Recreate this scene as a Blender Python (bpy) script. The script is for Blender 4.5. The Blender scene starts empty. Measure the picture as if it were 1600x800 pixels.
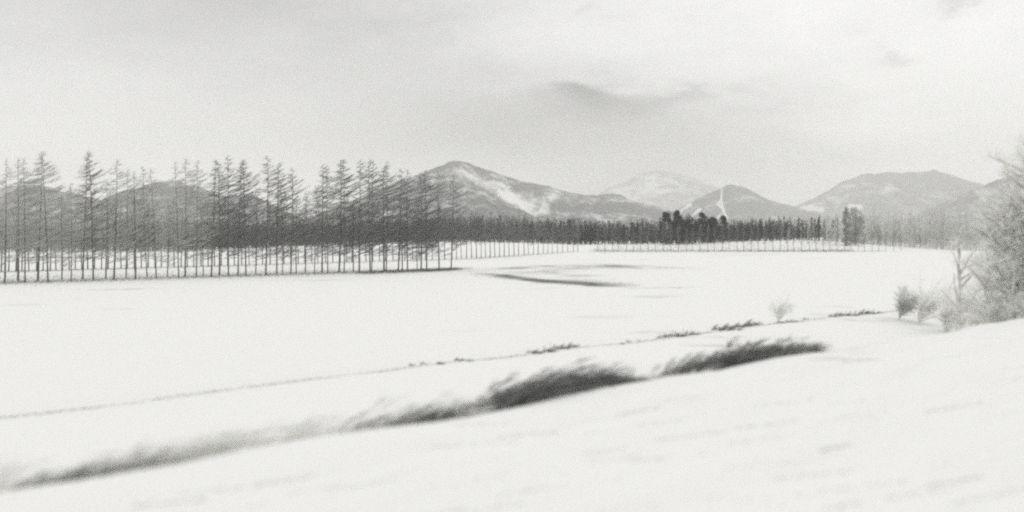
import bpy, math, random
import numpy as np
from mathutils import Vector

random.seed(7)
RNG = np.random.default_rng(11)
S = bpy.context.scene
COL = S.collection
R = math.radians

# ------------------------------------------------------------------ camera, render
EYE = 5.0          # metres of the train window above the snow field
F = 1716.0         # focal length in pixels of the 1600 px wide photograph
HZ = 370.0         # row of the horizon
cam = bpy.data.cameras.new('camera')
cam.sensor_width = 36.0
cam.lens = 36.0 * F / 1600.0
cam.shift_y = -(400.0 - HZ) / 1600.0
cam.clip_start = 0.1
cam.clip_end = 40000.0
cam.dof.use_dof = True
cam.dof.focus_distance = 300.0
cam.dof.aperture_fstop = 0.31
co = bpy.data.objects.new('camera', cam)
co.location = (0, 0, EYE)
co.rotation_euler = (R(90), 0, 0)
COL.objects.link(co)
S.camera = co

S.render.engine = 'CYCLES'
S.cycles.use_denoising = False
S.cycles.filter_width = 2.3
S.cycles.max_bounces = 6
S.cycles.diffuse_bounces = 4
S.cycles.volume_bounces = 3
S.cycles.transparent_max_bounces = 8
S.cycles.sample_clamp_indirect = 6.0
S.view_settings.view_transform = 'Standard'
S.view_settings.look = 'None'
S.view_settings.exposure = 0.0
S.view_settings.gamma = 1.0
S.view_settings.use_curve_mapping = False

# ------------------------------------------------------------------ overcast sky and sun
SUN_EL, SUN_AZ = R(32), R(75)          # azimuth clockwise from +Y
SKY_STRENGTH = 0.1
W = bpy.data.worlds.new('World')
S.world = W
W.use_nodes = True
nt = W.node_tree
nt.nodes.clear()
def N(t, **k):
    n = nt.nodes.new(t)
    for a, b in k.items():
        setattr(n, a, b)
    return n
def M(op, a, b=None, c=None):
    n = N('ShaderNodeMath', operation=op)
    for i, v in enumerate((a, b, c)):
        if v is None:
            continue
        if isinstance(v, (int, float)):
            n.inputs[i].default_value = v
        else:
            nt.links.new(v, n.inputs[i])
    return n.outputs[0]
sky = N('ShaderNodeTexSky', sky_type='NISHITA')
sky.sun_disc = False
sky.sun_elevation = SUN_EL
sky.sun_rotation = SUN_AZ
sky.dust_density = 4.0
bw = N('ShaderNodeRGBToBW')
nt.links.new(sky.outputs[0], bw.inputs[0])
tc = N('ShaderNodeTexCoord')
nz = N('ShaderNodeTexNoise')
nz.inputs['Scale'].default_value = 9.0
nz.inputs['Detail'].default_value = 6.0
nz.inputs['Roughness'].default_value = 0.66
mp = N('ShaderNodeMapping')
mp.inputs['Scale'].default_value = (1.0, 1.0, 2.6)
nt.links.new(tc.outputs['Generated'], mp.inputs[0])
nt.links.new(mp.outputs[0], nz.inputs['Vector'])
warp = N('ShaderNodeVectorMath', operation='MULTIPLY_ADD')
sub = N('ShaderNodeVectorMath', operation='SUBTRACT')
nt.links.new(nz.outputs['Color'], sub.inputs[0])
sub.inputs[1].default_value = (0.5, 0.5, 0.5)
nt.links.new(sub.outputs[0], warp.inputs[0])
warp.inputs[1].default_value = (0.16, 0.0, 0.07)
nt.links.new(tc.outputs['Generated'], warp.inputs[2])
sx = N('ShaderNodeSeparateXYZ')
nt.links.new(warp.outputs[0], sx.inputs[0])
X, Z = sx.outputs[0], sx.outputs[2]
front = M('GREATER_THAN', sx.outputs[1], 0.0)
def blob(px, py, wx, wy, amp):
    """a bank of darker or lighter cloud around one direction of the sky"""
    cx, cz = (px - 800) / F, (HZ - py) / F
    a = M('POWER', M('ABSOLUTE', M('DIVIDE', M('SUBTRACT', X, cx), wx / F)), 2.0)
    b = M('POWER', M('ABSOLUTE', M('DIVIDE', M('SUBTRACT', Z, cz), wy / F)), 2.0)
    g = M('EXPONENT', M('MULTIPLY', M('ADD', a, b), -1.0))
    return M('MULTIPLY', M('MULTIPLY', g, amp), front)
CLOUDS = [
    (890, 215, 310, 95, -4.0), (925, 148, 75, 19, -3.2), (1010, 168, 60, 22, -1.8), (930, 170, 80, 34, -1.6),
    (1085, 152, 60, 13, -2.4), (890, 136, 36, 11, -2.0),
    (1425, 22, 36, 15, -2.6), (1345, 102, 28, 13, -2.2), (918, 36, 16, 7, -1.2),
    (1450, 30, 26, 7, -1.0),
    (250, -40, 460, 170, -3.4), (560, 60, 240, 100, -1.6), (760, 75, 90, 28, 0.6),
    (1060, 280, 230, 55, -2.0), (760, 190, 120, 50, -.9), (1160, 200, 120, 50, -.9), (1310, 243, 60, 14, -1.2), (560, 240, 300, 60, -1.1),
    (1540, 262, 80, 20, -.6), (1300, 90, 420, 150, .7),
]
tot = None
for b in CLOUDS:
    g = blob(*b)
    tot = g if tot is None else M('ADD', tot, g)
fine = M('MULTIPLY', M('SUBTRACT', nz.outputs['Fac'], 0.5), 2.8)
zen = M('MULTIPLY', M('MAXIMUM', M('SUBTRACT', Z, 0.28), 0.0), 2.2)
cloud = M('ADD', M('ADD', M('ADD', tot, 9.25), fine), zen)
mixv = M('ADD', M('MULTIPLY', cloud, 0.93), M('MULTIPLY', bw.outputs[0], 0.07))
tint = N('ShaderNodeVectorMath', operation='MULTIPLY')
comb = N('ShaderNodeCombineXYZ')
for i in range(3):
    nt.links.new(mixv, comb.inputs[i])
nt.links.new(comb.outputs[0], tint.inputs[0])
tint.inputs[1].default_value = (1.0, 0.996, 0.984)
bg = N('ShaderNodeBackground')
bg.inputs['Strength'].default_value = SKY_STRENGTH
nt.links.new(tint.outputs[0], bg.inputs['Color'])
wo = N('ShaderNodeOutputWorld')
nt.links.new(bg.outputs[0], wo.inputs['Surface'])

sun = bpy.data.lights.new('sun', 'SUN')
sun.energy = 0.55
sun.angle = R(14)
sun.color = (1.0, 0.985, 0.955)
so = bpy.data.objects.new('sun', sun)
sd = Vector((math.sin(SUN_AZ) * math.cos(SUN_EL), math.cos(SUN_AZ) * math.cos(SUN_EL), math.sin(SUN_EL)))
so.rotation_euler = sd.to_track_quat('Z', 'Y').to_euler()
so.location = (60, 0, 80)
COL.objects.link(so)

# ------------------------------------------------------------------ helpers
def gy(py):                      # depth at which the flat field is seen at this row
    return EYE * F / (py - HZ)
def wx(px, Y):
    return (px - 800.0) / F * Y
def interp(v, pts):
    return np.interp(v, [p[0] for p in pts], [p[1] for p in pts])
def sstep(a, b, v):
    t = np.clip((v - a) / (b - a), 0, 1)
    return t * t * (3 - 2 * t)
_perm = np.random.default_rng(3).random((256, 256))
def vnoise(x, y):
    xi, yi = np.floor(x).astype(int), np.floor(y).astype(int)
    fx, fy = x - xi, y - yi
    fx, fy = fx * fx * (3 - 2 * fx), fy * fy * (3 - 2 * fy)
    g = lambda a, b: _perm[a % 256, b % 256]
    return (g(xi, yi) * (1 - fx) + g(xi + 1, yi) * fx) * (1 - fy) + (g(xi, yi + 1) * (1 - fx) + g(xi + 1, yi + 1) * fx) * fy
def fbm(x, y, o=4):
    r, a, n = 0, 1.0, 0
    for k in range(o):
        r = r + a * (vnoise(x * 2 ** k + 17.3 * k, y * 2 ** k + 9.1 * k) - 0.5)
        n += a
        a *= 0.5
    return r / n * 2          # about -1..1

# track direction: 42 degrees to the right of the view; p = distance from the track
TH = R(42.1)
DT = np.array([math.sin(TH), math.cos(TH)])
DP = np.array([-math.cos(TH), math.sin(TH)])
def tp(x, y):
    return x * DT[0] + y * DT[1], x * DP[0] + y * DP[1]
def fromtp(t, p):
    return t * DT[0] + p * DP[0], t * DT[1] + p * DP[1]

ROWB = [(-400, 436), (-80, 428), (0, 425), (350, 415), (740, 404), (910, 392.5), (930, 392.5), (1400, 392.5), (1500, 397), (2200, 400)]
FORD = [(-600, 335), (0, 335), (300, 372), (400, 450), (1400, 450), (1500, 400), (1600, 365), (2300, 360)]
FORZ = [(-600, 0), (300, 0), (380, .35), (480, 1.3), (600, 2.4), (740, 2.9), (850, 2.2), (905, 1.6), (1000, 1.9), (1100, 2.4), (1180, 3.2), (1250, 3.7), (1300, 3.1), (1400, .9), (1500, 0), (2300, 0)]
def ground(x, y):
    x = np.asarray(x, float); y = np.asarray(y, float)
    t, p = tp(x, y)
    # railway shoulder, ditch, far bank, field
    crest = 2.0 + 0.045 * np.sin(t * 0.31 + 0.6) + 0.035 * np.sin(t * 0.83) + 0.07 * fbm(t * 0.4, p * 0.1, 3)
    shoulder = crest + 0.02 * (12.9 - p).clip(-4, 14) + 0.08 * fbm(t * .22, p * 1.1, 5)
    ditch = -0.45 + 0.12 * fbm(t * .2, p * .2, 3)
    bank = 0.22 + 0.12 * fbm(t * 0.12, p * 0.05 + 3, 3)
    field = 0.10 * fbm(x * .02, y * .02, 3) * sstep(34, 60, p) + 0.03 * fbm(t * .06, p * .5, 3)
    z = shoulder
    w1 = sstep(12.9, 17.5, p)
    z = z * (1 - w1) + ditch * w1
    w2 = sstep(23.0, 29.3, p)
    z = z * (1 - w2) + bank * w2
    w3 = sstep(29.6, 33.0, p)
    z = z * (1 - w3) + field * w3
    # gentle rise towards the woods
    px = 800 + F * x / np.maximum(y, 1)
    fr = y > 20
    rd = EYE * F / (interp(px, ROWB) - HZ) + 12
    fd = interp(px, FORD)
    zf = interp(px, FORZ) * sstep(0, 1, (y - rd) / np.maximum(fd - rd, 20)) * (1 - sstep(750, 1300, y))
    return np.where(fr, z + zf, z)
def gz(x, y):
    return float(ground(np.array([x]), np.array([y]))[0])

class MB:
    def __init__(s):
        s.v, s.f, s.n = [], [], 0
    def add(s, v, f):
        s.v.append(np.asarray(v, float).reshape(-1, 3))
        s.f.extend([tuple(i + s.n for i in q) for q in f])
        s.n += len(s.v[-1])
    def tube(s, pts, rad, k=5):
        pts = [Vector(p) for p in pts]
        vs = []
        for i, p in enumerate(pts):
            d = (pts[min(i + 1, len(pts) - 1)] - pts[max(i - 1, 0)]).normalized()
            a = d.orthogonal().normalized()
            b = d.cross(a)
            for j in range(k):
                an = 2 * math.pi * j / k
                vs.append(p + (a * math.cos(an) + b * math.sin(an)) * rad[i])
        fs = []
        for i in range(len(pts) - 1):
            for j in range(k):
                fs.append((i * k + j, i * k + (j + 1) % k, (i + 1) * k + (j + 1) % k, (i + 1) * k + j))
        fs.append(tuple(range((len(pts) - 1) * k, len(pts) * k)))
        s.add(vs, fs)
    def spike(s, a, b, w):
        """a thin three-sided twig tapering from a to b"""
        a, b = Vector(a), Vector(b)
        d = b - a
        o = d.orthogonal().normalized()
        q = d.cross(o).normalized()
        s.add([a + o * w, a - o * w * .5 + q * w * .87, a - o * w * .5 - q * w * .87, b], [(0, 1, 3), (1, 2, 3), (2, 0, 3)])
    def mesh(s, name):
        m = bpy.data.meshes.new(name)
        m.from_pydata(np.concatenate(s.v).tolist(), [], s.f)
        return m
    def build(s, name, mat, parent=None, smooth=False):
        m = s.mesh(name)
        m.materials.append(mat)
        o = bpy.data.objects.new(name, m)
        COL.objects.link(o)
        if smooth:
            m.polygons.foreach_set('use_smooth', [True] * len(m.polygons))
        if parent:
            o.parent = parent
        return o
def tag(o, label, cat, group=None, kind=None):
    o['label'] = label
    o['category'] = cat
    if group:
        o['group'] = group
    if kind:
        o['kind'] = kind
    return o
def empty(name, loc=(0, 0, 0)):
    e = bpy.data.objects.new(name, None)
    e.location = loc
    COL.objects.link(e)
    return e
def copy_tree(o):
    c = o.copy()
    COL.objects.link(c)
    for ch in o.children:
        d = ch.copy()
        d.parent = c
        COL.objects.link(d)
    return c

def mat_plain(name, base, var=0.35, scale=3.0, rough=0.9):
    m = bpy.data.materials.new(name)
    m.use_nodes = True
    n = m.node_tree
    p = n.nodes['Principled BSDF']
    p.inputs['Roughness'].default_value = rough
    p.inputs['Specular IOR Level'].default_value = 0.15
    t = n.nodes.new('ShaderNodeTexCoord')
    z = n.nodes.new('ShaderNodeTexNoise')
    z.inputs['Scale'].default_value = scale
    z.inputs['Detail'].default_value = 4
    r = n.nodes.new('ShaderNodeValToRGB')
    lo, hi = base * (1 - var), base * (1 + var)
    r.color_ramp.elements[0].position = .3
    r.color_ramp.elements[1].position = .7
    r.color_ramp.elements[0].color = (lo, lo, lo * .97, 1)
    r.color_ramp.elements[1].color = (hi, hi, hi * .97, 1)
    n.links.new(t.outputs['Object'], z.inputs['Vector'])
    n.links.new(z.outputs['Fac'], r.inputs[0])
    n.links.new(r.outputs[0], p.inputs['Base Color'])
    return m
BARK = mat_plain('bark', .15, .4, 6)
TWIG = mat_plain('larch_twig', .22, .35, 2)
TWIG_FADED = mat_plain('faded_larch_twig', .45, .3, 2)  # left end's blurred fade put into the larch colour
WOODS_MID = mat_plain('dusted_woods', .32, .4, .4)  # lighter grey than the dark woods, for the left end
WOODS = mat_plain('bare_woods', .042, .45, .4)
WOODS_FADED = mat_plain('faded_twig', .62, .25, .5)  # hazy fade of the right-hand woods painted as a paler colour
SNOW_FADE = mat_plain('snowy_faded_twig', .86, .25, 1.5)  # fade painted into right-edge twigs; also real snow on the bushes
GREYT = mat_plain('grey_twig', .62, .25, 1.5)
LIMB = mat_plain('faded_limb', .52, .4, 3)  # limbs lightened to carry the same painted fade
NEEDLE = mat_plain('needles', .035, .4, .8)
DRY = mat_plain('dry_stalk', .19, .4, 2)
PALE = mat_plain('pale_reed', .80, .3, 2)

def mat_mix(name, attr, dark, light, nscale, stretch, sharp=.16, bump=0.0, dvar=.35, amp=.9):
    """light surface broken by dark cover where the attribute is low"""
    m = bpy.data.materials.new(name)
    m.use_nodes = True
    n = m.node_tree
    L = n.links.new
    p = n.nodes['Principled BSDF']
    p.inputs['Roughness'].default_value = .85
    p.inputs['Specular IOR Level'].default_value = .1
    at = n.nodes.new('ShaderNodeAttribute')
    at.attribute_name = attr
    t = n.nodes.new('ShaderNodeTexCoord')
    mp_ = n.nodes.new('ShaderNodeMapping')
    mp_.inputs['Scale'].default_value = stretch
    L(t.outputs['Object'], mp_.inputs[0])
    z = n.nodes.new('ShaderNodeTexNoise')
    z.inputs['Scale'].default_value = nscale
    z.inputs['Detail'].default_value = 6
    z.inputs['Roughness'].default_value = .62
    L(mp_.outputs[0], z.inputs['Vector'])
    s_ = n.nodes.new('ShaderNodeMath'); s_.operation = 'SUBTRACT'
    L(z.outputs['Fac'], s_.inputs[0]); s_.inputs[1].default_value = .5
    ma = n.nodes.new('ShaderNodeMath'); ma.operation = 'MULTIPLY_ADD'
    L(s_.outputs[0], ma.inputs[0]); ma.inputs[1].default_value = amp; L(at.outputs['Fac'], ma.inputs[2])
    mr = n.nodes.new('ShaderNodeMapRange')
    mr.interpolation_type = 'SMOOTHSTEP'
    mr.inputs['From Min'].default_value = .5 - sharp
    mr.inputs['From Max'].default_value = .5 + sharp
    L(ma.outputs[0], mr.inputs['Value'])
    z2 = n.nodes.new('ShaderNodeTexNoise')
    z2.inputs['Scale'].default_value = nscale * 4
    z2.inputs['Detail'].default_value = 4
    L(mp_.outputs[0], z2.inputs['Vector'])
    r = n.nodes.new('ShaderNodeValToRGB')
    r.color_ramp.elements[0].position = .32
    r.color_ramp.elements[1].position = .68
    a, b = dark * (1 - dvar), dark * (1 + dvar)
    r.color_ramp.elements[0].color = (a, a, a * .98, 1)
    r.color_ramp.elements[1].color = (b, b, b * .98, 1)
    L(z2.outputs['Fac'], r.inputs[0])
    mx = n.nodes.new('ShaderNodeMix'); mx.data_type = 'RGBA'
    L(mr.outputs[0], mx.inputs['Factor'])
    L(r.outputs[0], mx.inputs['A'])
    mx.inputs['B'].default_value = (light, light, light * .99, 1)
    L(mx.outputs['Result'], p.inputs['Base Color'])
    if bump:
        bp = n.nodes.new('ShaderNodeBump')
        bp.inputs['Strength'].default_value = bump
        bp.inputs['Distance'].default_value = .1
        L(z2.outputs['Fac'], bp.inputs['Height'])
        L(bp.outputs[0], p.inputs['Normal'])
    return m

def grid_obj(name, V, nr, nc, mat, attrs, wrap=False):
    m = bpy.data.meshes.new(name)
    i = np.arange(nr - 1)[:, None] * nc
    j = np.arange(nc if wrap else nc - 1)[None, :]
    j2 = (j + 1) % nc
    f = np.stack([i + j, i + j2, i + nc + j2, i + nc + j], -1).reshape(-1, 4)
    m.vertices.add(len(V))
    m.vertices.foreach_set('co', V.astype(np.float32).ravel())
    m.loops.add(f.size)
    m.loops.foreach_set('vertex_index', f.ravel().astype(np.int32))
    m.polygons.add(len(f))
    m.polygons.foreach_set('loop_start', (np.arange(len(f)) * 4).astype(np.int32))
    m.update(calc_edges=True)
    m.polygons.foreach_set('use_smooth', np.ones(len(f), bool))
    for k, a in attrs.items():
        at = m.attributes.new(k, 'FLOAT', 'POINT')
        at.data.foreach_set('value', a.astype(np.float32).ravel())
    m.materials.append(mat)
    m.validate()
    o = bpy.data.objects.new(name, m)
    COL.objects.link(o)
    return o

# ------------------------------------------------------------------ snow ground: one sheet to the horizon
def seg_dist(px, py, pts):
    """distance in photo pixels to a polyline, and the position along it"""
    best = np.full(px.shape, 1e9); along = np.zeros(px.shape)
    n = len(pts) - 1
    for k in range(n):
        (x0, y0), (x1, y1) = pts[k], pts[k + 1]
        dx, dy = x1 - x0, y1 - y0
        t = np.clip(((px - x0) * dx + (py - y0) * dy) / (dx * dx + dy * dy), 0, 1)
        d = np.hypot(px - x0 - t * dx, (py - y0 - t * dy))
        c = d < best
        best = np.where(c, d, best); along = np.where(c, (k + t) / n, along)
    return best, along
STREAKS = [  # strips of stubble that the wind has blown free of snow: polyline, half width, strength
    ([(735, 427), (790, 432), (850, 439), (920, 444), (1000, 446.5)], 5.5, .85),
    ([(700, 421), (780, 420), (850, 417), (930, 415.5), (1010, 417), (1110, 420)], 4.2, .62),
    ([(840, 424), (880, 421), (930, 419)], 4.0, .4),
    ([(600, 427), (660, 424), (705, 421), (735, 419)], 2.2, .7),
    ([(950, 450), (1040, 450), (1120, 448)], 2.2, .36),
    ([(960, 459), (1060, 461), (1120, 460)], 2.0, .3),
    ([(1120, 398), (1160, 402)], 1.8, .3),
    ([(0, 540), (120, 536), (240, 537)], 1.8, .10),
    ([(700, 408), (800, 402), (900, 398)], 1.4, .35),
    ([(0, 402), (60, 402.5), (150, 403)], 1.3, .55),
    ([(150, 403), (260, 401), (360, 398)], 1.0, .35),
]
_r = random.Random(21)
for _i in range(40):
    _y = 398 + 170 * _r.random() ** 1.6
    _x = _r.uniform(-100, 1300)
    _l = _r.uniform(90, 330)
    _s = _r.uniform(-.03, .02)
    STREAKS.append(([(_x, _y), (_x + _l, _y + _s * _l)], _r.uniform(1.3, 2.4) + (_y - 398) * .02, _r.uniform(.26, .4)))
STREAKS += [([(760, 424), (880, 430), (990, 440)], 13, .45), ([(780, 417), (900, 417), (1080, 421)], 8, .45)]
ang_f = np.linspace(-31, 31, 760)
ang_b = np.linspace(31, 329, 120)[1:-1]
ang = np.radians(np.concatenate([ang_f, ang_b]))
rad = np.concatenate([np.linspace(.5, 8, 14)[:-1], 8 * np.exp(np.arange(0, math.log(640 / 8), .0115)), 640 * np.exp(np.arange(.04, math.log(9000 / 640), .07))])
A, RR = np.meshgrid(ang, rad)
gx, gy_ = (np.sin(A) * RR).ravel(), (np.cos(A) * RR).ravel()
gzv = ground(gx, gy_)
ppx = 800 + F * gx / np.maximum(gy_, 1); ppy = HZ + F * (EYE - gzv) / np.maximum(gy_, 1)
bare = np.zeros(gx.shape)
okf = (gy_ > 20)
for pts, hw, st in STREAKS:
    d, al = seg_dist(ppx, ppy, pts)
    d = d * (1 + .7 * fbm(gx * .16, gy_ * .09, 4))
    st = st * (.85 + .55 * fbm(gx * .22 + 5, gy_ * .12, 4))
    fade = np.sin(np.clip(al, .02, .98) * math.pi) ** .5
    bare = np.maximum(bare, st * fade * np.exp(-(d / (hw * (0.55 + .45 * fade))) ** 2) * okf)
snow_attr = 1.0 - bare * 1.0
SNOW = mat_mix('snow', 'snow', .15, .825, .9, (1, 1, 1), sharp=.30, bump=.12, amp=.5)
g = grid_obj('snow_ground', np.stack([gx, gy_, gzv], -1), len(rad), len(ang), SNOW, {'snow': snow_attr}, wrap=True)
tag(g, 'smooth white snow covering the railway shoulder, ditch and wide field', 'snow ground', kind='structure')

# ------------------------------------------------------------------ mountains
MT = {}
def mountain(name, label, prof, D, depth, seed, dark, snowf, x0=None, x1=None, nr=90, step=1.5, gul=.16, light=.8):
    pxs = np.arange(prof[0][0], prof[-1][0] + step, step)
    H = (HZ - interp(pxs, prof)) / F * D + EYE
    k = np.exp(-np.linspace(-2, 2, 9) ** 2); k /= k.sum()
    H = np.convolve(np.pad(H, 4, mode='edge'), k, 'valid')
    H = H + 8.0 * fbm(pxs * .05 + seed, pxs * 0 + seed, 6) * D / 3000
    H = np.maximum(H, -2)
    s = np.concatenate([np.linspace(-1, 0, nr) , np.linspace(0, 1, 24)[1:]])
    SS, PX = np.meshgrid(s, pxs, indexing='ij')
    HH = np.broadcast_to(H, SS.shape)
    x = (PX - 800) / F * D
    y = D + SS * depth
    warp_ = fbm(x / D * 9 + seed, y / D * 5, 3) * .25
    fall = 1 - np.abs(SS) ** 1.05
    rg = 1 - np.abs(fbm(x / D * 26 + seed * 1.7 + warp_ * 3, y / D * 5 + seed, 4)) * 2
    rg2 = fbm(x / D * 60 + seed, y / D * 22, 4)
    mid = np.clip(4 * np.abs(SS) * (1 - np.abs(SS)), 0, 1) ** .8
    z = HH * fall + np.maximum(HH, 0) * mid * (gul * (rg - .6) + .05 * rg2)
    z = np.where(np.abs(SS) > .995, -2.0, z)
    ppx_ = 800 + F * x / y
    ppy_ = HZ - F * (z - EYE) / y
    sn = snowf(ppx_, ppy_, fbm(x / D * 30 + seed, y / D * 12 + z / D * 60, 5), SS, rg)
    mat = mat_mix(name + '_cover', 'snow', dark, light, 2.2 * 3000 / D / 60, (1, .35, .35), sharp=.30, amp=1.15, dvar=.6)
    o = grid_obj(name, np.stack([x, y, z], -1).reshape(-1, 3), len(s), len(pxs), mat, {'snow': sn})
    tag(o, label, 'mountain' if 'mountain' in name else 'hill', kind='structure')
    return o
def band(px, py, pts, w):
    d, _ = seg_dist(px, py, pts)
    return np.exp(-(d / w) ** 2)

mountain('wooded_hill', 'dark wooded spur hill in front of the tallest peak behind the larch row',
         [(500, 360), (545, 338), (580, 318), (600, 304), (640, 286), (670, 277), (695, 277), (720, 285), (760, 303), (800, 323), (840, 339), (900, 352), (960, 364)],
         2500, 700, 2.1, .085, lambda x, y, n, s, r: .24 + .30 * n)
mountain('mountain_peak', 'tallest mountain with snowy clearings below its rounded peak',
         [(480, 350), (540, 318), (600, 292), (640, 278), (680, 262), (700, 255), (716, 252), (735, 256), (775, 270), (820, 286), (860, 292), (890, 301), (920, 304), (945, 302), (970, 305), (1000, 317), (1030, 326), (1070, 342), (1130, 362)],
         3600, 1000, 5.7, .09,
         lambda x, y, n, s, r: .20 + .34 * n + .34 * band(x, y, [(722, 268), (765, 292), (800, 312), (835, 335)], 8) + .28 * band(x, y, [(765, 278), (790, 295), (815, 310), (850, 325)], 15) * (0.7 + n) + .2 * band(x, y, [(870, 300), (850, 325)], 8))
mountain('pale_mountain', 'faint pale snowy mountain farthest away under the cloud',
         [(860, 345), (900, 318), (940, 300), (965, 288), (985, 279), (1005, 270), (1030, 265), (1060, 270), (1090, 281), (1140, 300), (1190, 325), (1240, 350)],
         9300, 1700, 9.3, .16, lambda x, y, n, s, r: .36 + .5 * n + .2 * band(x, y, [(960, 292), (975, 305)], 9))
def ski(x, y, n, s, r):
    v = .15 + .28 * n
    for pts, w in (([(1128, 297), (1127, 312), (1121, 319), (1129, 326), (1133, 338)], 1.5), ([(1127, 312), (1128, 320), (1136, 340)], 1.8), ([(1122, 340), (1130, 330)], 2.2),
                   ([(1060, 332), (1079, 319)], 2.2), ([(1082, 337), (1094, 327)], 2.0)):
        v = v + (.62 + .5 * n) * band(x, y, pts, w)
    return v
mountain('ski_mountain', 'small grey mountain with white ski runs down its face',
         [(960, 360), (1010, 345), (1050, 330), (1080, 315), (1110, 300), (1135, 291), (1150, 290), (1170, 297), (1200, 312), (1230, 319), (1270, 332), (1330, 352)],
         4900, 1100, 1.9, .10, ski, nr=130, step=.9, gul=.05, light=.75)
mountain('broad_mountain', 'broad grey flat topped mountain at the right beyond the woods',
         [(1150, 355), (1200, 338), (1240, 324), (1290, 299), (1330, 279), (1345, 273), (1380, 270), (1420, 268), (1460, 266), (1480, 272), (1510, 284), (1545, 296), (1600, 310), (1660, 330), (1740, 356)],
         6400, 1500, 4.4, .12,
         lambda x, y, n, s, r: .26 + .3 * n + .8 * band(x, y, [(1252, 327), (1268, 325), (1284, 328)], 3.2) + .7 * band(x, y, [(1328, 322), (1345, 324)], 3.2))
mountain('near_hill', 'grey wooded hill rising behind the faded tree at the right edge',
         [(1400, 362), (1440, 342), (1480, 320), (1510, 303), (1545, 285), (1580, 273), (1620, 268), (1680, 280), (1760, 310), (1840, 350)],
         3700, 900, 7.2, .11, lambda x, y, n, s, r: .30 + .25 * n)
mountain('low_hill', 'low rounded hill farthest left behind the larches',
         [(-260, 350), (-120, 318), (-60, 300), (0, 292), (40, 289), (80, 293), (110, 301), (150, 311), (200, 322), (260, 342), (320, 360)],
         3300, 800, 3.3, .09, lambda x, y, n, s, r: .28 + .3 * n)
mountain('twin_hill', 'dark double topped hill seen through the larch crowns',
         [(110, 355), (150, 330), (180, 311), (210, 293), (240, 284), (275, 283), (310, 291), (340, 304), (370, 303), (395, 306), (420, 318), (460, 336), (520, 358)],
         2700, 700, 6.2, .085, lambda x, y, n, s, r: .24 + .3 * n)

# ------------------------------------------------------------------ haze
def haze():
    b = MB()
    x0, x1, y0, y1, z0, z1 = -9800, 9800, -9600, 11200, -4.0, 620
    b.add([(x, y, z) for z in (z0, z1) for y in (y0, y1) for x in (x0, x1)],
          [(0, 2, 3, 1), (4, 5, 7, 6), (0, 1, 5, 4), (1, 3, 7, 5), (3, 2, 6, 7), (2, 0, 4, 6)])
    m = bpy.data.materials.new('haze')
    m.use_nodes = True
    n = m.node_tree
    n.nodes.clear()
    o = n.nodes.new('ShaderNodeOutputMaterial')
    v = n.nodes.new('ShaderNodeVolumePrincipled')
    v.inputs['Color'].default_value = (.97, .97, .96, 1)
    v.inputs['Density'].default_value = 1.7e-4
    v.inputs['Anisotropy'].default_value = .2
    n.links.new(v.outputs[0], o.inputs['Volume'])
    h = b.build('haze', m)
    tag(h, 'thin pale winter haze that fades the mountains', 'haze', kind='stuff')
haze()

# ------------------------------------------------------------------ larches
WIND = Vector((1, .25, 0)).normalized()
def make_larch(Ht, seed, reach=2.5, dens=1.0, clear=.24, name='larch_tree', twig=None):
    twig = twig or TWIG
    rnd = random.Random(seed)
    root = empty(name)
    tr = MB()
    bend = [rnd.uniform(-.12, .12) for _ in range(4)]
    pts, rs = [], []
    for i in range(9):
        f = i / 8
        pts.append((bend[0] * math.sin(f * 3) + bend[1] * f, bend[2] * math.sin(f * 3), f * Ht - (.4 if i == 0 else 0)))
        rs.append(.10 * (1 - f) ** 1.15 + .012)
    tr.tube(pts, rs, 6)
    tr.build('trunk', BARK, root, True)
    cr = MB()
    nb = int(112 * dens)
    for i in range(nb):
        f = clear + (1 - clear) * ((i + rnd.random()) / nb) ** .95
        az = rnd.uniform(0, 2 * math.pi)
        d = Vector((math.cos(az), math.sin(az), 0))
        prof = min(1, ((1 - f) / (1 - clear)) ** .62 * 1.05 + .05) * min(1, (1 - f) / .2 + .12) * (.35 + .65 * min(1, (f - clear) / .16))
        L = reach * prof * rnd.choice((.45, .7, .85, 1.0, 1.2)) * rnd.uniform(.8, 1.15)
        el = R(5) + R(22) * d.dot(WIND) + R(rnd.uniform(-11, 11))
        base = Vector((bend[0] * math.sin(f * 3) + bend[1] * f, bend[2] * math.sin(f * 3), f * Ht))
        P = [base]
        nseg = 4
        for q in range(nseg):
            e = el + R(7) * (q - 1.5)
            P.append(P[-1] + (d * math.cos(e) + Vector((0, 0, math.sin(e)))) * (L / nseg))
        cr.tube(P, [.034 * (1 - q / (nseg + .3)) + .008 for q in range(nseg + 1)], 3)
        nt_ = int((9 + 13 * L) * dens)
        for k in range(nt_):
            u = rnd.uniform(.15, 1) * nseg
            q = min(int(u), nseg - 1)
            a = P[q].lerp(P[q + 1], u - q)
            side = Vector((-d.y, d.x, 0)) * rnd.choice((-1, 1))
            v = (d * rnd.uniform(.3, 1) + side * rnd.uniform(.1, .9) + Vector((0, 0, rnd.uniform(-.25, .5))) + WIND * .25).normalized()
            v.z += .25 * v.dot(WIND)
            cr.spike(a, a + v * rnd.uniform(.25, .8), .011)
    cr.build('crown', twig, root)
    return root
LV = [make_larch(15.0, 100 + i, 3.3 + .45 * (i % 3), .8 + .1 * (i % 3), .15) for i in range(6)]
LF = [make_larch(15.0, 150 + i, 3.3 + .45 * (i % 3), .76 + .1 * (i % 3), .15, twig=TWIG_FADED) for i in range(4)]
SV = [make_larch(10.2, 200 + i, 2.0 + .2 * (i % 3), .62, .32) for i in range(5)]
SF = [make_larch(10.2, 230 + i, 2.0 + .2 * (i % 3), .5, .32, twig=TWIG_FADED) for i in range(3)]
used = set()
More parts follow.
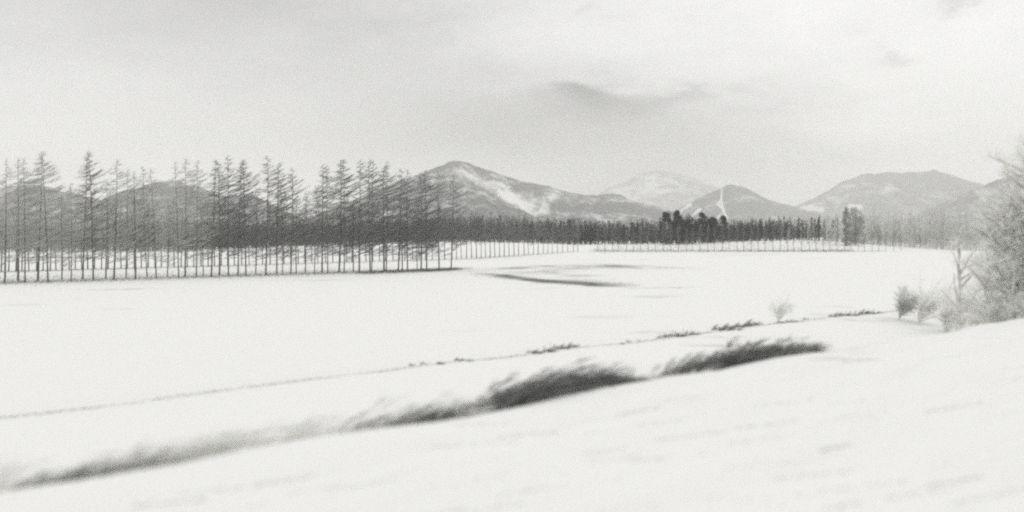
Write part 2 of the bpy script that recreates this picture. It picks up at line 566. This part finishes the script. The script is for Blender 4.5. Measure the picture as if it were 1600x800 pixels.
def place(proto, x, y, sc, rz=0.0):
    o = proto if proto.name not in used else copy_tree(proto)
    used.add(proto.name)
    o.location = (x, y, gz(x, y))
    o.scale = (sc, sc, sc)
    o.rotation_euler = (0, 0, rz)
    return o
ONES = ['', 'first', 'second', 'third', 'fourth', 'fifth', 'sixth', 'seventh', 'eighth', 'ninth', 'tenth', 'eleventh', 'twelfth', 'thirteenth', 'fourteenth', 'fifteenth', 'sixteenth', 'seventeenth', 'eighteenth', 'nineteenth']
TENS = {20: 'twent', 30: 'thirt', 40: 'fort', 50: 'fift', 60: 'sixt', 70: 'sevent', 80: 'eight', 90: 'ninet'}
def nth(n):
    if n < 20:
        return ONES[n]
    t = n // 10 * 10
    return TENS[t] + 'ieth' if n == t else TENS[t] + 'y-' + ONES[n - t]

# front windbreak: two lines parallel to the railway, seen from the field
A0, A1 = (-70, 444), (708, 422)
LTOP = [(-80, 240), (0, 240), (140, 234), (215, 262), (300, 248), (360, 244), (410, 244), (490, 268), (520, 245), (590, 250), (640, 260), (700, 274)]
def row_points(a, b, spacing, off):
    ya, yb = gy(a[1]), gy(b[1])
    pa = np.array([wx(a[0], ya), ya]); pb = np.array([wx(b[0], yb), yb])
    d = pb - pa
    L = np.hypot(*d)
    d /= L
    nrm = np.array([-d[1], d[0]])
    n = int(L / spacing)
    return [pa + d * (i * spacing + random.uniform(-.35, .35)) + nrm * (off + random.uniform(-.3, .3)) for i in range(n + 1)]
for off, line, tot_sp in ((0, 'front line', 2.5), (4.2, 'second line', 2.6)):
    pts = row_points(A0, A1, tot_sp, off)[::-1]
    for i, q in enumerate(pts):
        px = 800 + F * q[0] / q[1]
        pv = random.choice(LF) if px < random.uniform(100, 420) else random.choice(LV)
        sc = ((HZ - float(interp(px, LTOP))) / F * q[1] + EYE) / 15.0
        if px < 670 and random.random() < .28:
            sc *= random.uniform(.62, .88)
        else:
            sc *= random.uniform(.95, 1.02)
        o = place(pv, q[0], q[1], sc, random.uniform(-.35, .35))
        kk = random.uniform(.8, 1.25)
        o.scale = (sc * kk, sc * kk, sc)
        o.rotation_euler[0] = random.gauss(0, .022)
        o.rotation_euler[1] = random.gauss(0, .022)
        tag(o, 'tall bare larch, %s from the right end of the near windbreak\'s %s' % (nth(i + 1), line), 'larch tree', 'larches of the near windbreak')
# the larch row along the farm track behind, running back into the field
px = -60.0
k = 0
pos = []
while px < 908:
    py = float(interp(px, ROWB[1:6]))
    Y = gy(py) + random.uniform(-2, 2)
    pos.append((wx(px, Y), Y))
    px += random.uniform(9.0, 12.0) if px < 700 else random.uniform(6.8, 8.8)
for i, (x, y) in enumerate(pos[::-1]):
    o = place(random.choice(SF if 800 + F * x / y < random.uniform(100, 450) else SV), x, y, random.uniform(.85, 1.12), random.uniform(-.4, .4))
    j = len(pos) - 1 - i
    if i < 60:
        tag(o, 'slim larch, %s from the right end of the row slanting behind the near windbreak' % nth(i + 1), 'larch tree', 'larches of the slanting row')
    else:
        tag(o, 'slim larch, %s from the left edge in the row slanting behind the near windbreak' % nth(j + 1), 'larch tree', 'larches of the slanting row')
# the far row across the end of the field
px = 934.0
pos = []
while px < 1418:
    Y = gy(393) + random.uniform(-1.5, 1.5)
    pos.append((wx(px, Y), Y))
    px += random.uniform(9.5, 12.5)
for i, (x, y) in enumerate(pos):
    o = place(SV[random.randrange(5)], x, y, random.uniform(.75, 1.0) * (1 if i < 26 else .85), random.uniform(-.4, .4))
    tag(o, 'slim larch, %s from the left in the straight row across the far field end' % nth(i + 1), 'larch tree', 'larches of the far row')

# ------------------------------------------------------------------ the woods behind
def wood_tree(b, x, y, z, h, rnd, n=60, wid=.09, spread=1.6):
    b.spike((x, y, z - .3), (x + rnd.uniform(-.2, .2), y, z + h), .16)
    for k in range(n):
        f = rnd.uniform(.12, .97) ** .9
        az = rnd.uniform(0, 6.283)
        L = spread * (1.15 - f) * rnd.uniform(.5, 1.2) + .35
        r0 = rnd.uniform(0, .35) * spread * (1 - f)
        a = (x + math.cos(az) * r0, y + math.sin(az) * r0, z + f * h - .3)
        b.spike(a, (a[0] + math.cos(az) * L, a[1] + math.sin(az) * L * .6, a[2] + L * rnd.uniform(.1, 1.0)), wid * rnd.uniform(.5, 1))
TOPS = [(-300, 345), (0, 350), (100, 352), (200, 342), (330, 345), (420, 350), (480, 346), (560, 344), (640, 342), (740, 338), (790, 340), (850, 344), (900, 341), (960, 346), (1030, 344), (1120, 346), (1200, 341), (1290, 340), (1350, 331), (1450, 331), (1520, 328), (1700, 330)]
def wood_h(px, Y, z):
    return (HZ - float(interp(px, TOPS))) / F * Y + EYE - z
def wood_mass(name, label, x0, x1, mat, per, d0, d1, n=46, edge=None, edge2=None):
    b = MB()
    rnd = random.Random(len(name) * 31)
    cnt = int((x1 - x0) * per)
    for i in range(cnt):
        px = rnd.uniform(x0, x1)
        if edge and px > rnd.uniform(*edge) or edge2 and px < rnd.uniform(*edge2):
            continue
        Y = float(interp(px, FORD)) + rnd.uniform(d0, d1)
        x = wx(px, Y); z = gz(x, Y)
        wood_tree(b, x, Y, z, max(3, wood_h(px, Y, z) * rnd.choice((.6, .75, .85, .95, 1.0, 1.08)) * rnd.uniform(.92, 1.05)), rnd, n, .12, 2.0)
    o = b.build(name, mat)
    tag(o, label, 'woods', kind='stuff')
wood_mass('dusted_woods', 'mid grey woods at the left end of the distance behind the larches', -120, 420, WOODS_MID, 1.2, 14, 130, edge=(170, 420))
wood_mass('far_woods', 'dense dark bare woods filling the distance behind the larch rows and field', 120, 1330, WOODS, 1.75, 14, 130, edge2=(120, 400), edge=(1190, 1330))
wood_mass('frosted_woods', 'paler faded woods at the right end of the distant tree belt', 1190, 1760, WOODS_FADED, 1.4, 12, 110, edge2=(1190, 1340))
def make_wood_variant(name, mat, seed, n=150, h=9.0):
    rnd = random.Random(seed)
    b = MB()
    wood_tree(b, 0, 0, 0, h, rnd, n, .075, 1.9)
    return b.build(name, mat)
WV = [make_wood_variant('bare_tree', WOODS, 300 + i) for i in range(6)]
DV = [make_wood_variant('greyer_tree', WOODS_MID, 360 + i) for i in range(4)]
FV = [make_wood_variant('faded_tree', WOODS_FADED, 330 + i) for i in range(5)]
for i in range(250):
    px = -60 + 1350 * (i + random.random()) / 250
    Y = float(interp(px, FORD)) + random.uniform(0, 14)
    x = wx(px, Y); z = gz(x, Y)
    greyer = px < random.uniform(130, 380)
    o = place(random.choice(DV if greyer else WV), x, Y, wood_h(px, Y, z) / 9.0 * random.choice((.5, .65, .8, .9, 1.0, 1.1)) * random.uniform(.92, 1.05), random.uniform(0, 6.28))
    if greyer:
        tag(o, 'mid grey tree on the wood edge behind the leftmost larches', 'tree', 'grey wood edge trees at left')
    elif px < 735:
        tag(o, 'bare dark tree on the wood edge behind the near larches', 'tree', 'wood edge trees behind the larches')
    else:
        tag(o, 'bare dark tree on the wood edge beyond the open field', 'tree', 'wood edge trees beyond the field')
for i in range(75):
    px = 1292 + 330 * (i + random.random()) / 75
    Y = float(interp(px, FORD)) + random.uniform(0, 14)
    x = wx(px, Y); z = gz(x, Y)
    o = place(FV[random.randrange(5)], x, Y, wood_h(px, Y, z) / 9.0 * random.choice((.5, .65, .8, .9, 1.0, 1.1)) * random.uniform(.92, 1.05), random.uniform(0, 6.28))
    tag(o, 'pale faded tree on the edge of the right hand woods', 'tree', 'faded trees at the wood edge')

# dark evergreens standing out of the wood edge
def evergreen(px, top, wpx, label, Y=440.0, mat=NEEDLE, name='evergreen_tree', n=3600, sz=.46, base=.04):
    x = wx(px, Y); z = gz(x, Y)
    h = (HZ - top) / F * Y + EYE - z
    w = wpx / F * Y / 2
    rnd = random.Random(int(px * 7))
    root = empty(name, (x, Y, z))
    t = MB()
    t.tube([(0, 0, -.4), (.05, 0, h * .5), (0, 0, h * .95)], [.24, .16, .03], 6)
    t.build('trunk', BARK, root, True)
    b = MB()
    clumps = []
    for k in range(44):
        f = rnd.uniform(base, .96)
        rr = w * (math.sin(min(1, (1 - f) * 2.4) * math.pi / 2)) ** .8
        az = rnd.uniform(0, 6.283)
        q = rr * rnd.uniform(.25, .85)
        clumps.append((math.cos(az) * q, math.sin(az) * q, f * h, rnd.uniform(.5, 1.0) * w * .5))
    clumps.append((0, 0, h * .93, w * .35))
    for k in range(n):
        cx, cy, cz, cr = clumps[rnd.randrange(len(clumps))]
        v = Vector((rnd.gauss(0, 1), rnd.gauss(0, 1), rnd.gauss(0, .8))).normalized() * cr * rnd.uniform(.3, 1)
        a = Vector((cx, cy, cz)) + v
        dd = (v.normalized() + Vector((0, 0, .35)) + Vector((rnd.gauss(0, .4), rnd.gauss(0, .4), 0))).normalized()
        b.spike(a, a + dd * sz * rnd.uniform(.6, 1.4), .09)
    b.build('crown', mat, root)
    tag(root, label, 'tree', 'dark evergreens on the wood edge' if mat is NEEDLE else None)
evergreen(1041, 331, 25, 'dark evergreen with two blunt tops at the left end of the evergreen clump')
evergreen(1058, 329, 18, 'tall narrow dark evergreen, second in the clump left of the ski runs')
evergreen(1076, 337, 32, 'low broad dark evergreen in the middle of the clump')
evergreen(1097, 333, 25, 'round headed dark evergreen just left of the ski runs', 446)
evergreen(1112, 339, 27, 'shorter dark evergreen sloping down right of the round headed one', 448)
evergreen(1130, 337, 16, 'slim dark evergreen directly under the white ski run')
evergreen(1322, 322, 13, 'tall slim grey tree standing above the wood edge at right', 425, WOODS_MID, 'slim_tree', 2200, .5)
evergreen(1337, 325, 34, 'round crowned grey tree beside the tall slim one at right', 432, WOODS_MID, 'round_tree', 3000, .55)

# ------------------------------------------------------------------ bushes and grasses
LEAN = Vector((DT[0], DT[1], 0))
def make_bush(name, mat, h, spread, stems, twigs, seed, lean=.5, rad_=.012, tw=.006):
    rnd = random.Random(seed)
    b = MB()
    for i in range(stems):
        az = rnd.uniform(0, 6.283)
        d = Vector((math.cos(az), math.sin(az), 0))
        L = h * rnd.uniform(.6, 1.1)
        p = d * spread * .25 * rnd.random() + Vector((0, 0, -.12))
        v = (d * rnd.uniform(.1, .75) * spread / h + LEAN * lean * rnd.uniform(.2, .8) + Vector((0, 0, 1))).normalized()
        P = [p]
        for q in range(4):
            P.append(P[-1] + v * L / 4)
            v = (v + LEAN * lean * .35 + d * .12 + Vector((rnd.gauss(0, .1), rnd.gauss(0, .1), -.06))).normalized()
        b.tube(P, [rad_ * (1 - q / 4.4) for q in range(5)], 3)
        for k in range(twigs):
            u = rnd.uniform(.6, 4)
            q = min(int(u), 3)
            a = P[q].lerp(P[q + 1], u - q)
            dv = (P[q + 1] - P[q]).normalized() + Vector((rnd.gauss(0, .55), rnd.gauss(0, .55), rnd.gauss(0, .35))) + LEAN * lean * .5
            b.spike(a, a + dv.normalized() * h * rnd.uniform(.12, .36), tw)
    return b.build(name, mat)
BV = [make_bush('bare_bush', DRY, 1.35, 1.0, 40, 20, 400 + i, 2.1, .010, .008) for i in range(4)]
PV = [make_bush('pale_bush', PALE, 1.4, 1.1, 26, 14, 420 + i, 2.1, .009, .006) for i in range(4)]
BKV = [make_bush('bank_bush', DRY, .5, .6, 22, 12, 440 + i, 1.5, .009, .007) for i in range(4)]
for v in BV + PV + BKV:
    pass
def crest_point(px, p):
    """point of the ground at distance p from the track seen at this column"""
    k = (px - 800) / F
    y = p / (k * DP[0] + DP[1])
    return k * y, y
def bush(vs, px, p, sc, label, group=None, szx=1.0):
    x, y = crest_point(px, p)
    o = place(vs[random.randrange(len(vs))], x, y, sc, 0)
    o.scale = (sc * szx, sc * szx, sc)
    tag(o, label, 'bush', group)
    return o
# dark thickets behind the crest of the railway shoulder
for i in range(84):
    px = 622 + 362 * (i + random.random()) / 84
    e = math.sin(math.pi * min(1, max(.05, (px - 610) / 395))) ** .45
    bush(BV, px, random.uniform(13.6, 15.2), (1.02 - .12 * max(0, (px - 760) / 200)) * e * random.uniform(.8, 1.05), 'dark bare bush in the long thicket behind the snow crest at centre', 'bushes of the centre thicket', 1.35)
for i in range(54):
    px = 1012 + 245 * (i + random.random()) / 54
    e = math.sin(math.pi * min(1, max(.05, (px - 990) / 300))) ** .7
    bush(BV, px, random.uniform(13.6, 15.4), 1.1 * e * random.uniform(.8, 1.05), 'dark bare bush in the thicket behind the snow crest right of centre', 'bushes of the right thicket', 1.35)
for i in range(96):
    px = -230 + 930 * (i + random.random()) / 96
    bush(PV, px, random.uniform(13.7, 16.6), random.uniform(.6, 1.0), 'pale dry bush peeping over the snow crest at lower left', 'pale bushes over the left crest', 1.35)
for i in range(26):
    px = 930 + 420 * random.random()
    bush(PV, px, random.uniform(14, 17), random.uniform(.8, 1.15), 'pale dry bush beyond the snow crest among the dark thickets at right', 'pale bushes among the thickets', 1.35)
DARKSPOT = {20: 'dark low bush on the crest at the far left edge', 85: 'dark bush second from the left edge behind the snow crest', 185: 'darkest bush over the left part of the snow crest', 205: 'small dark bush touching the darkest one on the left crest', 545: 'lone dark bush over the crest left of the centre thicket'}
for px, sc in ((20, .5), (85, .5), (185, .56), (205, .48), (545, .6)):
    bush(BV, px, 13.9, sc, DARKSPOT[px], None, 1.6)
# tufts along the far ditch bank
for (x0, x1, n, sc, lab, grp) in (
        (640, 745, 7, .45, 'low dark tuft on the far ditch bank left of centre', 'tufts on the bank left of centre'),
        (825, 895, 7, .85, 'dark tuft in the cluster on the far ditch bank at centre', 'tufts on the bank at centre'),
        (960, 1030, 4, .4, 'small tuft on the far ditch bank right of the centre cluster', 'small tufts right of centre'),
        (1032, 1085, 6, .85, 'dark tuft in the left clump of the far bank behind the right thicket', 'tufts of the left clump'),
        (1115, 1175, 8, 1.25, 'dark bushy tuft in the ring shaped clump on the far bank', 'tufts of the ring clump'),
        (1215, 1260, 4, .6, 'low tuft on the far bank below the faint bush', 'tufts below the faint bush'),
        (1290, 1372, 8, 1.15, 'dark tuft on the far bank near the snow laden bushes', 'tufts near the snowy bushes')):
    for i in range(n):
        px = x0 + (x1 - x0) * (i + random.random()) / n
        bush(BKV, px, random.uniform(29.2, 30.0), sc * random.uniform(.75, 1.15), lab, grp, 1.25)

def blades(name, P, h, w, lean, mat, label, cat='grass', sag=.35, sink=.03):
    n = len(P)
    az = RNG.uniform(0, 6.283, n)
    hh = h * RNG.uniform(.5, 1.15, n)
    sx_, sy_ = np.cos(az) * w, np.sin(az) * w
    d = np.stack([LEAN.x * lean + RNG.normal(0, .25, n), LEAN.y * lean + RNG.normal(0, .25, n), np.ones(n)], -1)
    d /= np.linalg.norm(d, axis=1)[:, None]
    d2 = d + np.array([LEAN.x, LEAN.y, -sag]) * lean * .8
    d2 /= np.linalg.norm(d2, axis=1)[:, None]
    a = P - np.array([0, 0, sink])
    m = a + d * hh[:, None] * .55
    t = m + d2 * hh[:, None] * .5
    sv = np.stack([sx_, sy_, np.zeros(n)], -1)
    V = np.stack([a - sv, a + sv, m + sv * .7, m - sv * .7, t], 1).reshape(-1, 3)
    k = np.arange(n)[:, None] * 5
    q = (k + np.array([[0, 1, 2, 3]])).tolist()
    tr = (k + np.array([[3, 2, 4]])).tolist()
    me = bpy.data.meshes.new(name)
    me.from_pydata(V.tolist(), [], q + tr)
    me.materials.append(mat)
    o = bpy.data.objects.new(name, me)
    COL.objects.link(o)
    tag(o, label, cat, kind='stuff')
def ground_pts(x, y):
    return np.stack([x, y, ground(x, y)], -1)
# thin grass line along the crest of the far ditch bank
n = 17000
tt = RNG.uniform(-2, 75, n)
keep = vnoise(tt * .5, tt * 0 + 3) * .7 + .6 * RNG.random(n) > .42
tt = tt[keep]
pp = 29.4 + RNG.normal(0, .16, len(tt))
x_, y_ = fromtp(tt, pp)
blades('bank_grass', ground_pts(x_, y_), .13, .006, 1.2, DRY, 'thin line of dry grass along the crest of the far ditch bank')
# grass poking out of the snow on the railway shoulder
cx_, cy_ = [], []
for i in range(120):
    Y = random.uniform(9.5, 34) if i % 3 else random.uniform(9.5, 20)
    px_ = random.uniform(-20, 1620)
    x0_ = wx(px_, Y)
    t0, p0 = tp(x0_, Y)
    if p0 < 2 or p0 > 12.6:
        continue
    m_ = random.choice((14, 22, 40, 90))
    l_ = random.uniform(.3, .9)
    for q in range(m_):
        q_ = random.uniform(-l_, l_)
        a_, b_ = fromtp(t0 + q_ * .95, p0 - q_ * .31 + random.gauss(0, .01))
        cx_.append(a_); cy_.append(b_)
blades('shoulder_grass', ground_pts(np.array(cx_), np.array(cy_)), .09, .0028, 2.2, DRY, 'short wind flattened grass tips poking through the snow of the railway shoulder', sag=.1, sink=.004)
# dead grass behind the shoulder crest
n = 9000
tt = RNG.uniform(-6, 60, n)
pp = RNG.uniform(13.2, 15.2, n)
keep = vnoise(tt * .35 + 4, pp * .8) > .55
x_, y_ = fromtp(tt[keep], pp[keep])
blades('crest_grass', ground_pts(x_, y_), .35, .006, 1.3, PALE, 'pale dry grass on the slope just behind the snow crest')
# stubble in the bare strips, undergrowth below the windbreaks
def scatter_px(poly, hw, n):
    xs, ys = [], []
    P_ = np.array(poly, float)
    for i in range(n):
        k = random.uniform(0, len(P_) - 1.001)
        q = P_[int(k)] + (P_[int(k) + 1] - P_[int(k)]) * (k % 1)
        py = max(q[1] + random.gauss(0, hw * .5), HZ + 9)
        Y = gy(py)
        xs.append(wx(q[0] + random.uniform(-8, 8), Y)); ys.append(Y)
    return np.array(xs), np.array(ys)
xs, ys = [], []
for pts, hw, st in STREAKS[:4]:
    a_, b_ = scatter_px(pts, hw, int(4200 * st)); xs.append(a_); ys.append(b_)
blades('field_stubble', ground_pts(np.concatenate(xs), np.concatenate(ys)), .16, .012, .8, DRY, 'dark stubble showing in the wind bared strips of the field')
xs, ys = [], []
for pts, hw, nn in (([(-60, 444), (350, 432), (708, 422)], 2.6, 3000), ([(560, 427), (650, 423), (715, 420)], 2.6, 4200), ([(-60, 427), (350, 415.5), (740, 404.5), (900, 393)], 1.3, 4200),
                    ([(930, 392.5), (1380, 392.5)], 1.8, 6000), ([(-20, 437), (300, 428), (620, 422)], 8, 2800), ([(0, 402), (150, 403)], .8, 1500)):
    a_, b_ = scatter_px(pts, hw, nn); xs.append(a_); ys.append(b_)
blades('undergrowth', ground_pts(np.concatenate(xs), np.concatenate(ys)), .34, .022, .8, DRY, 'low dark undergrowth along the feet of the larch rows')

a_, b_ = scatter_px([(925, 391.6), (1160, 391.4), (1330, 391.6)], 3.0, 5000)
blades('far_brush', ground_pts(a_, b_), .8, .035, .5, DRY, 'low brush growing between the trunks of the far larch row')

# ------------------------------------------------------------------ trees with hazy fade painted into their colour, and snow laden bushes, at right
def faded(px, Y, h, w, n_limb, n_tw, label, name='faded_near_tree', seed=1, fan=1.0, mat=SNOW_FADE, cat='tree', lean=.25):
    rnd = random.Random(seed)
    x = wx(px, Y); z = gz(x, Y)
    root = empty(name, (x, Y, z))
    tr = MB()
    cr = MB()
    kt = 1.0 if cat == 'tree' else .4
    tr.tube([(0, 0, -.4), (.05, 0, h * .22 * kt), (.1 * kt, .05, h * .5 * kt), (.05, .1, h * .8 * kt)], [.11 * kt, .09 * kt, .06 * kt, .02], 6)
    for i in range(n_limb):
        f = rnd.uniform(.04, .72) if cat == 'tree' else rnd.uniform(0, .32)
        az = rnd.uniform(0, 6.283)
        d = Vector((math.cos(az), math.sin(az), 0))
        L = w * (.55 + .75 * math.sin(math.pi * min(1, .25 + f))) * rnd.uniform(.5, 1.1)
        p = Vector((.08, .04, f * h))
        v = (d * fan + Vector((0, 0, rnd.uniform(.3, 1.1))) + Vector((lean, 0, lean * .5))).normalized()
        P = [p]
        for q in range(4):
            P.append(P[-1] + v * L / 4)
            v = (v + Vector((rnd.gauss(0, .2), rnd.gauss(0, .2), rnd.gauss(.02, .15)))).normalized()
        tr.tube(P, [(.014 + .008 * h) * (1 - q / 4.5) + .004 for q in range(5)], 4)
        for k in range(n_tw):
            u = rnd.uniform(.3, 4)
            q = min(int(u), 3)
            a = P[q].lerp(P[q + 1], u - q)
            dv = ((P[q + 1] - P[q]).normalized() * .8 + Vector((rnd.gauss(0, .7), rnd.gauss(0, .7), rnd.gauss(.1, .5)))).normalized()
            e = a + dv * rnd.uniform(.25, .8)
            cr.spike(a, e, .010)
            for s_ in range(3):
                a2 = a.lerp(e, rnd.uniform(.3, .9))
                d3 = (dv + Vector((rnd.gauss(0, .7), rnd.gauss(0, .7), rnd.gauss(0, .5)))).normalized()
                cr.spike(a2, a2 + d3 * rnd.uniform(.12, .4), .008)
    tr.build('trunk', LIMB if cat == 'tree' else mat, root, True)
    cr.build('crown', mat, root)
    tag(root, label, cat)
    return root
faded(1622, 43, 8.0, 2.6, 90, 44, 'tall white faded tree filling the right edge behind the snow crest', seed=5)
faded(1580, 44, 7.0, 2.1, 78, 42, 'faded tree with rounded top, second from the right edge', seed=12)
faded(1546, 47, 5.7, 1.9, 48, 32, 'shorter faded tree just left of the two at the right edge', seed=6)
faded(1497, 52, 6.4, 1.9, 20, 16, 'slender faded sapling leaning right, left of the rimed trees', seed=7, fan=.7, lean=.6)
faded(1474, 62, 2.4, 2.2, 36, 30, 'broad snow laden bush below the slender sapling', 'snowy_bush', 8, 1.3, SNOW_FADE, 'bush', 1.1)
faded(1518, 57, 2.5, 2.3, 34, 28, 'arching snowy bush under the shorter faded tree, bending right', 'snowy_bush', 14, 1.3, SNOW_FADE, 'bush', 1.2)
faded(1404, 66, 2.5, 1.2, 24, 26, 'upright grey bush at the end of the far ditch bank', 'grey_bush', 9, .8, GREYT, 'bush', 1.0)
faded(1434, 65, 2.2, 2.0, 26, 26, 'low grey bush bending right, beside the upright one on the bank end', 'grey_bush', 15, 1.0, SNOW_FADE, 'bush', 1.3)
faded(1560, 44, 2.1, 1.9, 40, 32, 'low faded bush on the crest in front of the rimed trees', 'snowy_bush', 10, 1.4, SNOW_FADE, 'bush', .5)
faded(1520, 46, 1.5, 1.5, 24, 24, 'small faded bush on the crest left of the low rimed one', 'snowy_bush', 16, 1.4, SNOW_FADE, 'bush', .7)
faded(1214, 62, 2.0, .8, 14, 12, 'faint pale bush standing alone in the field behind the bank', 'pale_shrub', 11, .9, SNOW_FADE, 'bush', .4)
